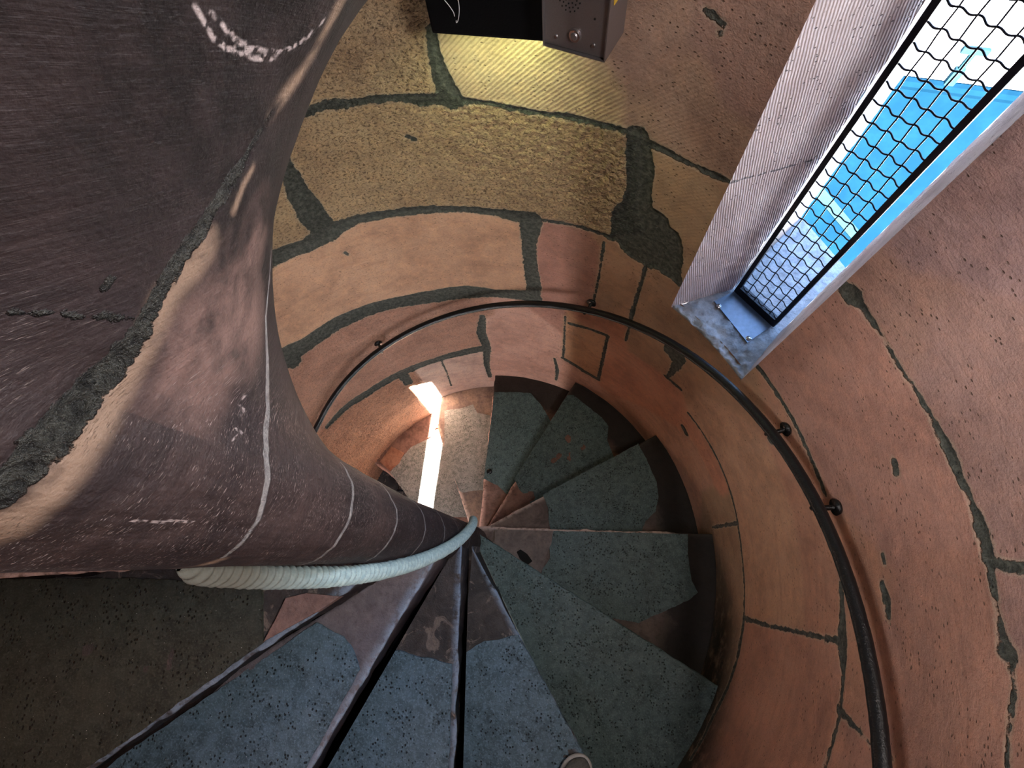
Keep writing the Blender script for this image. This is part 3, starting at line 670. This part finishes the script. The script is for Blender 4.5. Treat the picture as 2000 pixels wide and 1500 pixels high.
# sill plate
zP = SILL+.006; PP = [onz(1395, 588, zP), onz(1460, 669, zP), onz(1512, 633, zP), onz(1441, 566, zP)]
bm = bmesh.new(); f = bm.faces.new([bm.verts.new(p) for p in PP]); r = bmesh.ops.extrude_face_region(bm, geom=[f])
for v in r['geom']:
    if isinstance(v, bmesh.types.BMVert): v.co.z -= .004
plate = empty('sill_plate', tuple(np.mean(PP, 0))); tag(plate, 'blue lit metal plate screwed to the window sill under the grille', 'plate')
bm_obj('plate_sheet', bm, M_plate, plate)
for q in ((1404, 598), (1462, 661)):
    P = onz(*q, zP); bm = bmesh.new()
    bmesh.ops.create_cone(bm, cap_ends=True, segments=20, radius1=.0085, radius2=.0075, depth=.002, matrix=Matrix.Translation((P[0], P[1], zP+.001)))
    bmesh.ops.create_uvsphere(bm, u_segments=16, v_segments=8, radius=.005, matrix=Matrix.Translation((P[0], P[1], zP+.002)) @ Matrix.Scale(.6, 4, (0, 0, 1)))
    bm_obj('screw', bm, M_screw, plate, True)
# grille: steel frame + crimped wire mesh
gr = empty('window_grille', (*FL, SILL)); tag(gr, 'tall dark steel framed grille of crimped square wire mesh in the window', 'grille')
Z3 = np.array([0, 0, 1.]); fd3 = np.array([*fd, 0]); fn3 = np.array([*fn, 0])
ftop = HEAD-.01; fz0 = SILL+.012
def bar(name, a, b, w, d, par=gr, mat=M_frame):
    a = np.array(a); b = np.array(b); ax = (b-a)/np.linalg.norm(b-a); o = np.cross(ax, fn3); bm = bmesh.new()
    obb(bm, (a+b)/2, [ax, o, fn3], [np.linalg.norm(b-a)/2, w/2, d/2], .0015); return bm_obj(name, bm, mat, par)
FL3 = np.array([*FL, 0]); FR3 = np.array([*FR, 0])
bar('frame_upright', FL3+Z3*fz0, FL3+Z3*ftop, .013, .012); bar('frame_upright', FR3+Z3*fz0, FR3+Z3*ftop, .013, .012)
bar('frame_rail', FL3+Z3*(fz0+.012)-fd3*.006, FR3+Z3*(fz0+.012)+fd3*.006, .030, .018); bar('frame_rail', FL3+Z3*ftop, FR3+Z3*ftop, .014, .012)
bm = bmesh.new(); W = np.linalg.norm(FR-FL); sp = .0332; nw = 4; ss = [W*(i+1)/(nw+1) for i in range(nw)]
zs_ = np.arange(fz0+.03, ftop, sp)
for i, s_ in enumerate(ss):
    z_ = np.arange(fz0+.02, ftop, .004); ph = np.pi*(z_-zs_[0])/sp
    pts = [FL3+fd3*s_+Z3*z+fn3*(.0022*math.cos(p+i*PI)) for z, p in zip(z_, ph)]; tube_bm(bm, pts, .0016, 6)
for j, z in enumerate(zs_):
    s_ = np.arange(0, W+.001, .0025); ph = np.pi*(s_-ss[0])/(ss[1]-ss[0])
    pts = [FL3+fd3*q+Z3*(z+.0022*math.sin(2*p+.5))+fn3*(-.0022*math.cos(p+j*PI)) for q, p in zip(s_, ph)]; tube_bm(bm, pts, .0016, 6)
bm_obj('wire_mesh', bm, M_frame, gr, True)
# window 2: low slit on the newel side that lets the sun in
w2 = empty('window_2', (RW*math.cos(-125*D2R), RW*math.sin(-125*D2R), W2[2])); tag(w2, kind='structure')
sun_dir = np.array([.09, 1.]); sun_dir /= np.linalg.norm(sun_dir)
for t in W2[:2]:
    a = np.array([RW*math.cos(t), RW*math.sin(t)]); reveal('jamb', a, a-sun_dir*.22, W2[2], W2[3], parent=w2)

w3 = empty('added_opening_3', (RW*math.cos(-6*D2R), RW*math.sin(-6*D2R), W3[2])); tag(w3, kind='structure')  # unseen opening, added as a seat for fill light
for t in W3[:2]:
    a = np.array([RW*math.cos(t), RW*math.sin(t)]); reveal('jamb', a, a*1.12, W3[2], W3[3], parent=w3)
w4 = empty('added_opening_4', (RW*math.cos(-149*D2R), RW*math.sin(-149*D2R), W4[2])); tag(w4, kind='structure')  # second unseen opening, added to brighten the right wall
for t in W4[:2]:
    a = np.array([RW*math.cos(t), RW*math.sin(t)]); reveal('jamb', a, a*1.12, W4[2], W4[3], parent=w4)

# ------------------------------------------------------------------ HANDRAIL
RP = [(615,846),(640,793),(680,740),(740,685),(850,625),(960,599),(1050,594),(1150,606),(1250,641),(1340,692),(1448,768),(1530,880),(1597,993),(1640,1090),(1680,1210),(1705,1330),(1722,1480)]
pr = [oncyl(*q, .953) for q in RP]; th_ = np.array([math.atan2(p[1], p[0]) for p in pr]); z_ = np.array([p[2] for p in pr])
cf = np.polyfit(th_, z_, 5)
zr = lambda t: np.where(t > 2.5, np.polyval(cf, 2.5)-(t-2.5)*PITCH, np.where(t < -.42, np.polyval(cf, -.42)-(t+.42)*PITCH, np.polyval(cf, np.clip(t, -.42, 2.5))))
tr = np.arange(-1.2, 3.0, .006); RRAIL = .953
pts = np.stack([RRAIL*np.cos(tr), RRAIL*np.sin(tr), zr(tr)], 1)
hr = empty('handrail', tuple(pts[len(pts)//2])); tag(hr, 'black painted iron handrail curving down along the round sandstone wall', 'handrail')
V, Q, n, sg = tube(pts, .0135, 16, rfun=lambda i, p: 1+.05*vnoise(i*.6+p*0, p*2+i*0, 3))
link('rail_bar', mesh_np('rail_bar', V, Q), M_iron, hr)
for px in ((742, 684), (1142, 605), (1506, 842), (1597, 990)):
    P = oncyl(*px, RRAIL); t = math.atan2(P[1], P[0]); er = np.array([math.cos(t), math.sin(t), 0]); et = np.array([-math.sin(t), math.cos(t), 0])
    P = er*RRAIL+Z3*float(zr(np.array(t)))
    path = [P-Z3*.010, P-Z3*.03+er*.002, P-Z3*.045+er*.014, P-Z3*.05+er*.035, P-Z3*.045+er*.06, P-Z3*.04+er*.085]
    q = np.array(path); u = np.linspace(0, 5, 30); q = np.stack([np.interp(u, range(6), q[:, k]) for k in range(3)], 1)
    for _ in range(3): q[1:-1] = (q[:-2]+q[1:-1]*2+q[2:])/4
    bm = bmesh.new(); tube_bm(bm, q, .0065, 10)
    c = er*(RW-.003)+Z3*q[-1][2]
    bmesh.ops.create_cone(bm, cap_ends=True, segments=20, radius1=.02, radius2=.017, depth=.008, matrix=Matrix.Translation(c) @ Vector(er).to_track_quat('Z', 'Y').to_matrix().to_4x4())
    bm_obj('bracket', bm, M_iron, hr, True)

# ------------------------------------------------------------------ ROPE HANDRAIL round the newel
def mat_rope():
    s = NM('pale_blue_rope'); uv = s.coord('UV'); n = s.noise(s.coord('Object'), 120, 4, .6)
    st = s.attr('strand'); c = s.mix(s.mr(n, .3, .7), (.22, .32, .33), (.34, .45, .44))
    c = s.mix(s.mr(st, .35, .0), c, (.12, .13, .12))
    rope_shade = s.attr('rope_shade'); c = s.mix(s.math('MULTIPLY', rope_shade, .92), c, (.085, .075, .055))  # shade painted into the colour of the rope's upper end
    return s.fin(c, .85, s.bump(s.math('ADD', st, s.math('MULTIPLY', n, .4)), .0015), spec=.2)
tr = np.arange(-2.2, 1.25, .004); rp = .089; pts = np.stack([rp*np.cos(tr), rp*np.sin(tr), -1.4277-.4187*tr], 1)
LR = np.concatenate([[0], np.cumsum(np.linalg.norm(np.diff(pts, axis=0), axis=1))])
def rf(i, p): 
    ii = np.clip(i, 0, len(LR)-1).astype(int); ph = (p*1.0+LR[ii]*2*PI/.030)*2
    tip = np.clip((len(LR)-1-ii)/14., .05, 1)**.5*np.clip((ii)/14., .05, 1)**.5
    return (1+.26*(np.abs(np.sin(p+LR[ii]*2*PI/.028))-.6)+.10*vnoise(LR[ii]*90+p*0, p*1.5+ii*0, 9))*tip
V, Q, n, sg = tube(pts, .0145, 20, rfun=rf)
me = mesh_np('rope_handrail', V, Q); ii, pp_ = np.meshgrid(np.arange(n), np.arange(sg)*2*PI/sg, indexing='ij')
set_f(me, 'strand', np.abs(np.sin(pp_+LR[ii]*2*PI/.028))); set_f(me, 'rope_shade', np.clip((-1.55-tr[ii])/.45, 0, 1))
rope = link('rope_handrail', me, mat_rope()); tag(rope, 'thick pale blue green twisted rope winding round the dark newel', 'rope')

# ------------------------------------------------------------------ BOXES
def box_local(th):
    er = np.array([math.cos(th), math.sin(th), 0]); et = np.array([-math.sin(th), math.cos(th), 0]); return er, et
er, et = box_local(77*D2R); c0 = er*.93+et*(et@np.array([.2515, .9, 0])); zb = -.614; hh = .36
bx = empty('black_lamp_box', tuple(er*1.0+et*(et@np.array([.25, .9, 0]))+Z3*zb)); tag(bx, 'plain black box lamp fixed on the wall left of the steel intercom', 'lamp')
bm = bmesh.new(); hw = .1165; D = .066
obb(bm, c0+er*(D/2)+Z3*(zb+hh/2), [et, er, Z3], [hw, D/2, hh/2], .005); bm_obj('housing', bm, M_black, bx)
bm = bmesh.new(); obb(bm, c0+er*(D/2)+Z3*(zb-.001), [et, er, Z3], [hw-.012, D/2-.01, .0012]); bm_obj('diffuser', bm, mat_simple('frosted_diffuser', (.6, .62, .5), .4), bx)
# loose white threads hanging in front
bm = bmesh.new()
for line in ([(868, 0), (878, 12), (886, 24), (888, 32)], [(893, -6), (897, 10), (897, 28), (894, 43), (891, 45), (891, 40)]):
    q = []
    for a in line:
        d = ray(*a); t = ((er*.926-CAM*1)@er)/(d@er); q.append(CAM+d*t)
    q = np.array(q); u = np.linspace(0, len(q)-1, 20); q = np.stack([np.interp(u, range(len(q)), q[:, k]) for k in range(3)], 1)
    for _ in range(3): q[1:-1] = (q[:-2]+q[1:-1]*2+q[2:])/4
    tube_bm(bm, q, .0007, 6)
tag(bm_obj('loose_wire', bm, M_white, None, True), 'thin white wire ends hanging in front of the black box', 'wire')
ath = math.atan2(.774-.832, .466-.3565)+PI/2
er, et = box_local(ath); P0 = np.array([.3565, .832, 0]); P1 = np.array([.466, .774, 0])
e1 = (P1-P0)/np.linalg.norm(P1-P0); nrm = np.array([e1[1], -e1[0], 0]); nrm = nrm if nrm@(-P0) > 0 else -nrm
mid = (P0+P1)/2; w_ = np.linalg.norm(P1-P0); zb2 = -.595; h2 = .26
ic = empty('intercom', tuple(mid-nrm*.06+Z3*zb2)); tag(ic, 'brushed steel intercom panel with speaker holes on the wall right of the black box', 'intercom')
dep = .085
bm = bmesh.new()
for s_ in (-1, 1): obb(bm, mid+e1*s_*(w_/2-.001)-nrm*dep/2+Z3*(zb2+h2/2), [e1, nrm, Z3], [.001, dep/2, h2/2])
obb(bm, mid-nrm*dep/2+Z3*(zb2+.001), [e1, nrm, Z3], [w_/2, dep/2, .001]); obb(bm, mid-nrm*dep/2+Z3*(zb2+h2), [e1, nrm, Z3], [w_/2, dep/2, .001])
bm_obj('housing', bm, M_steel, ic)
fc = mid-nrm*.006; bm = bmesh.new(); obb(bm, fc-nrm*.0015+Z3*(zb2+h2/2), [e1, nrm, Z3], [w_/2-.0025, .0015, h2/2-.003]); bm_obj('face_plate', bm, M_steel, ic)
def onface(px):
    d = ray(*px); t = ((fc-CAM)@nrm)/(d@nrm); return CAM+d*t
def disc(name, c, r, d, mat, par, seg=20, r2=None, sm=False):
    bm = bmesh.new(); bmesh.ops.create_cone(bm, cap_ends=True, segments=seg, radius1=r, radius2=r2 or r, depth=d, matrix=Matrix.Translation(c) @ Vector(nrm).to_track_quat('Z', 'Y').to_matrix().to_4x4()); return bm_obj(name, bm, mat, par, sm)
P = onface((1123, 69)); bt = disc('button', P+nrm*.0015, .0105, .004, M_screw, ic); disc('button_ring', P+nrm*.0005, .0125, .001, M_steel, bt)
disc('button_cap', P+nrm*.004, .0075, .003, M_steel, bt, r2=.005)
for q in ((1086, 71), (1159, 89)): disc('screw', onface(q)+nrm*.001, .0042, .0024, M_screw, ic, r2=.003)
disc('pin_hole', onface((1162, 37))+nrm*.0003, .0018, .0008, M_hole, ic)
bm = bmesh.new(); pc = onface((1113, -2))
for rr_, nn_ in ((.0001, 1), (.007, 6), (.013, 12), (.019, 14)):
    for i in range(nn_):
        a = 2*PI*i/nn_+rr_*40; c = pc+e1*rr_*math.cos(a)+Z3*rr_*math.sin(a)+nrm*.0003
        bmesh.ops.create_cone(bm, cap_ends=True, segments=10, radius1=.0013, radius2=.0013, depth=.0008, matrix=Matrix.Translation(c) @ Vector(nrm).to_track_quat('Z', 'Y').to_matrix().to_4x4())
bm_obj('speaker_holes', bm, M_hole, ic)
bm = bmesh.new(); obb(bm, mid+e1*(w_/2+.0008)-nrm*.035+Z3*(zb2+.135), [nrm, Z3, e1], [.020, .05, .0006]); o = bm_obj('sticker', bm, M_yellow, ic); o['label'] = 'yellow sticker on the side'

# ------------------------------------------------------------------ SHOE
def shoe():
    tip = onz(1143, 1480, TZ[2]+.045); yaw = math.atan2(.87, .42); fx = np.array([math.cos(yaw), math.sin(yaw), 0]); fy = np.array([-fx[1], fx[0], 0])
    z0 = TZ[2]+.008; L = .285
    root = empty('shoe', tuple(tip-fx*.14+Z3*(z0-tip[2]))); tag(root, 'toe of a grey shoe with a pale rim standing on the bottom step', 'shoe')
    base = np.array([tip[0], tip[1], z0])-fx*L
    def loft(secs, name, mat):
        bm = bmesh.new(); rings = []
        for x, w, h, zc, yo in secs:
            ring = []
            for i in range(20):
                a = 2*PI*i/20; cy = math.cos(a); cz = math.sin(a)
                yy = w*np.sign(cy)*abs(cy)**.8; zz_ = zc+h*(np.sign(cz)*abs(cz)**.8)
                ring.append(bm.verts.new(base+fx*x+fy*(yy+yo)+Z3*zz_))
            rings.append(ring)
        for a, b in zip(rings[:-1], rings[1:]):
            for i in range(20): bm.faces.new([a[i], a[(i+1) % 20], b[(i+1) % 20], b[i]])
        bm.faces.new(rings[0][::-1]); bm.faces.new(rings[-1]); o = bm_obj(name, bm, mat, root, True)
        m = o.modifiers.new('s', 'SUBSURF'); m.levels = 1; m.render_levels = 2; return o
    loft([(0, .012, .008, .012, 0), (.01, .030, .012, .013, 0), (.06, .034, .012, .013, 0), (.14, .036, .011, .012, 0), (.20, .047, .011, .012, .004), (.24, .048, .012, .013, .004), (.268, .036, .012, .015, .002), (.282, .018, .010, .017, 0), (.286, .004, .005, .018, 0)], 'sole', M_sole)
    loft([(.004, .015, .02, .035, 0), (.012, .028, .035, .05, 0), (.04, .032, .042, .058, 0), (.09, .033, .040, .056, 0), (.14, .034, .032, .048, 0), (.19, .042, .024, .040, .003), (.235, .043, .019, .034, .003), (.262, .032, .016, .031, .002), (.276, .016, .010, .028, 0), (.281, .003, .004, .026, 0)], 'upper', M_shoe)
    bm = bmesh.new()
    for i in range(5):
        x = .12+i*.018; q = [base+fx*(x+.004*math.sin(a*2))+fy*(.018*math.cos(a))+Z3*(.074-i*.0045+.006*math.sin(a)) for a in np.linspace(0, PI, 12)]; tube_bm(bm, q, .0025, 6)
    bm_obj('laces', bm, M_sole, root, True)
shoe()

# ------------------------------------------------------------------ OUTSIDE
pR = [(lambda d: CAM+d*(-16/d[2]))(ray(*q)) for q in ((1760, 160), (1985, 190))]; pE = CAM+ray(1515, 490)*(-22/ray(1515, 490)[2])
nrf = np.cross(pR[1]-pR[0], pE-pR[0]); nrf /= np.linalg.norm(nrf)
if nrf[2] < 0: nrf = -nrf
def onroof(px):
    d = ray(*px); t = ((pR[0]-CAM)@nrf)/(d@nrf); return CAM+d*t
def slabpoly(name, P, th, mat, par=None):
    bm = bmesh.new(); vs = [bm.verts.new(p) for p in P]; f = bm.faces.new(vs); r = bmesh.ops.extrude_face_region(bm, geom=[f]); nn = nrf if par is not None or name == 'roof_slope' else Z3
    for v in r['geom']:
        if isinstance(v, bmesh.types.BMVert): v.co -= Vector(nn)*th
    return bm_obj(name, bm, mat, par)
def mat_roof():
    s = NM('blue_green_roof'); uv = s.coord('Object'); n = s.noise(uv, .7, 4, .6)
    c = s.mix(s.mr(n, .3, .7), (.0008, .0048, .0100), (.0011, .0063, .0128))
    v = s.noise(s.coord('Object', (1, 1, 3)), 4., 2, .5); c = s.mix(s.math('MULTIPLY', s.mr(v, .4, .7), .35), c, (.0008, .0046, .0095))
    return s.fin(c, .9, None, spec=.0)
rf_ = empty('cathedral_roof', tuple(onroof((1700, 330)))); tag(rf_, 'steep blue green roof seen far below through the window grille', 'roof')
slabpoly('roof_slope', [onroof(q) for q in ((1480, 122), (1760, 160), (1985, 190), (2300, 232), (1990, 914), (1580, 548), (1515, 490), (1340, 334))], .4, mat_roof(), rf_)
M_rlight = mat_simple('pale_roof_tone', (.006, .017, .022), .9, 0, 2, .01, .0); 
bm = bmesh.new(); A = onroof((1597, 372)); B = onroof((1672, 462)); d = (B-A)/np.linalg.norm(B-A); o_ = np.cross(nrf, d)
obb(bm, (A+B)/2+nrf*.1, [d, o_, nrf], [np.linalg.norm(B-A)/2, .22, .12]); bm_obj('lit_ridge_side', bm, M_rlight, rf_)  # raised strip, paler in colour for the lit side of a gable ridge
bm = bmesh.new(); A = onroof((1650, 145)); B = onroof((2200, 219)); d = (B-A)/np.linalg.norm(B-A); tube_bm(bm, [A, B], .25, 8); bm_obj('ridge_cap', bm, mat_roof(), rf_)
bm = bmesh.new(); A = onroof((1845, 172)); s_ = .55
obb(bm, A+Z3*.8*s_, [d, np.cross(d, Z3), Z3], [.35*s_, .25*s_, .8*s_], .05); obb(bm, A+Z3*2.0*s_, [d, np.cross(d, Z3), Z3], [.2*s_, .15*s_, .8*s_], .04); obb(bm, A+Z3*2.9*s_, [d, np.cross(d, Z3), Z3], [.9*s_, .2*s_, .22*s_], .05)
o = bm_obj('finial', bm, M_rlight, rf_); o['label'] = 'cross shaped ridge ornament'
M_pale = mat_simple('pale_outdoor_stone', (.060, .068, .070), .8, 0, 1.2, .02, .1, .7); M_bright = mat_simple('sunlit_pale_paving', (.8, .8, .78), .9)
bm = bmesh.new(); P = [CAM+ray(*q)*(-24/ray(*q)[2]) for q in ((1300, 380), (1540, 560), (1680, 680), (1560, 800), (1300, 640))]
tag(slabpoly('stone_terrace', P, .6, M_pale), 'pale grey stone terrace below the blue roof', 'terrace')
bm = bmesh.new(); bmesh.ops.create_grid(bm, x_segments=2, y_segments=2, size=260, matrix=Matrix.Translation((120, 140, -46)))
tag(bm_obj('ground', bm, M_bright), 'bright overexposed pale ground far beyond the roof', kind='structure')

# ------------------------------------------------------------------ LIGHT
w = bpy.data.worlds.new('World'); SC.world = w; w.use_nodes = True; nt = w.node_tree; nt.nodes.clear()
bg = nt.nodes.new('ShaderNodeBackground'); ow = nt.nodes.new('ShaderNodeOutputWorld'); nt.links.new(bg.outputs[0], ow.inputs[0])
bg.inputs[0].default_value = (.33, .56, 1.0, 1); bg.inputs[1].default_value = 5.4
def area(name, loc, dirv, sx, sy, power, col=(1, 1, 1), portal=False, spread=180):
    l = bpy.data.lights.new(name, 'AREA'); l.shape = 'RECTANGLE'; l.size = sx; l.size_y = sy; l.energy = power; l.color = col; l.spread = spread*D2R
    o = bpy.data.objects.new(name, l); COL.objects.link(o); o.location = loc
    o.rotation_euler = Vector(dirv).to_track_quat('-Z', 'Y').to_euler()
    if portal: l.cycles.is_portal = True
    return o
m1 = (FL+FR)/2+fn*.03
area('window_portal', (*m1, (SILL+HEAD)/2), (-fn[0], -fn[1], 0), np.linalg.norm(R1-L1)+.02, HEAD-SILL, 1, portal=True)
tm = sum(W2[:2])/2
area('window_portal', (RW*1.02*math.cos(tm), RW*1.02*math.sin(tm), sum(W2[2:])/2), (-math.cos(tm), -math.sin(tm), 0), .14, W2[3]-W2[2], 1, portal=True)
sl = bpy.data.lights.new('sun', 'SUN'); sl.energy = 170; sl.angle = .6*D2R; sl.color = (1, .95, .88); so = bpy.data.objects.new('sun', sl); COL.objects.link(so)
el = 30*D2R; so.rotation_euler = Vector((sun_dir[0]*math.cos(el), sun_dir[1]*math.cos(el), -math.sin(el))).to_track_quat('-Z', 'Y').to_euler()
er, et = box_local(77*D2R); area('box_lamp_light', tuple(c0+er*.012+Z3*(zb-.006)), (0, 0, -1), .2, .02, .33, (.86, 1., .52), spread=150)
area('added_fill', (1.0*math.cos(-6*D2R), 1.0*math.sin(-6*D2R), .04), (-1, .1, -.55), .3, .26, 7.5, (1, .91, .86), spread=170)  # added fill lamp in the unseen opening above right

area('added_fill', (1.06*math.cos(-149*D2R), 1.06*math.sin(-149*D2R), .8), (.84, .52, -.10), .3, .5, 15, (1, .92, .88), spread=110)  # added fill lamp in the unseen opening behind the camera
tm = sum(W2[:2])/2; area('added_fill', (RW*1.05*math.cos(tm), RW*1.05*math.sin(tm), -2.1), (-math.cos(tm), -math.sin(tm), -.1), .1, 1.0, 8, (1, .93, .90), spread=170)  # extra fill lamp at the low slit, brightens the lower well
# ------------------------------------------------------------------ CAMERA
cam = bpy.data.cameras.new('camera'); co = bpy.data.objects.new('camera', cam); COL.objects.link(co)
cam.sensor_fit = 'HORIZONTAL'; cam.sensor_width = 36; cam.lens = F/2000*36; cam.clip_start = .01; cam.clip_end = 1000
co.matrix_world = Matrix.Translation(CAM) @ rot_cam().to_4x4()
SC.camera = co
vs = SC.view_settings; vs.view_transform = 'Standard'; vs.look = 'None'; vs.exposure = 1.0; vs.gamma = 1; vs.use_curve_mapping = False
SC.cycles.use_adaptive_sampling = True; SC.cycles.adaptive_threshold = .05; SC.cycles.max_bounces = 6; SC.cycles.diffuse_bounces = 4; SC.cycles.glossy_bounces = 2
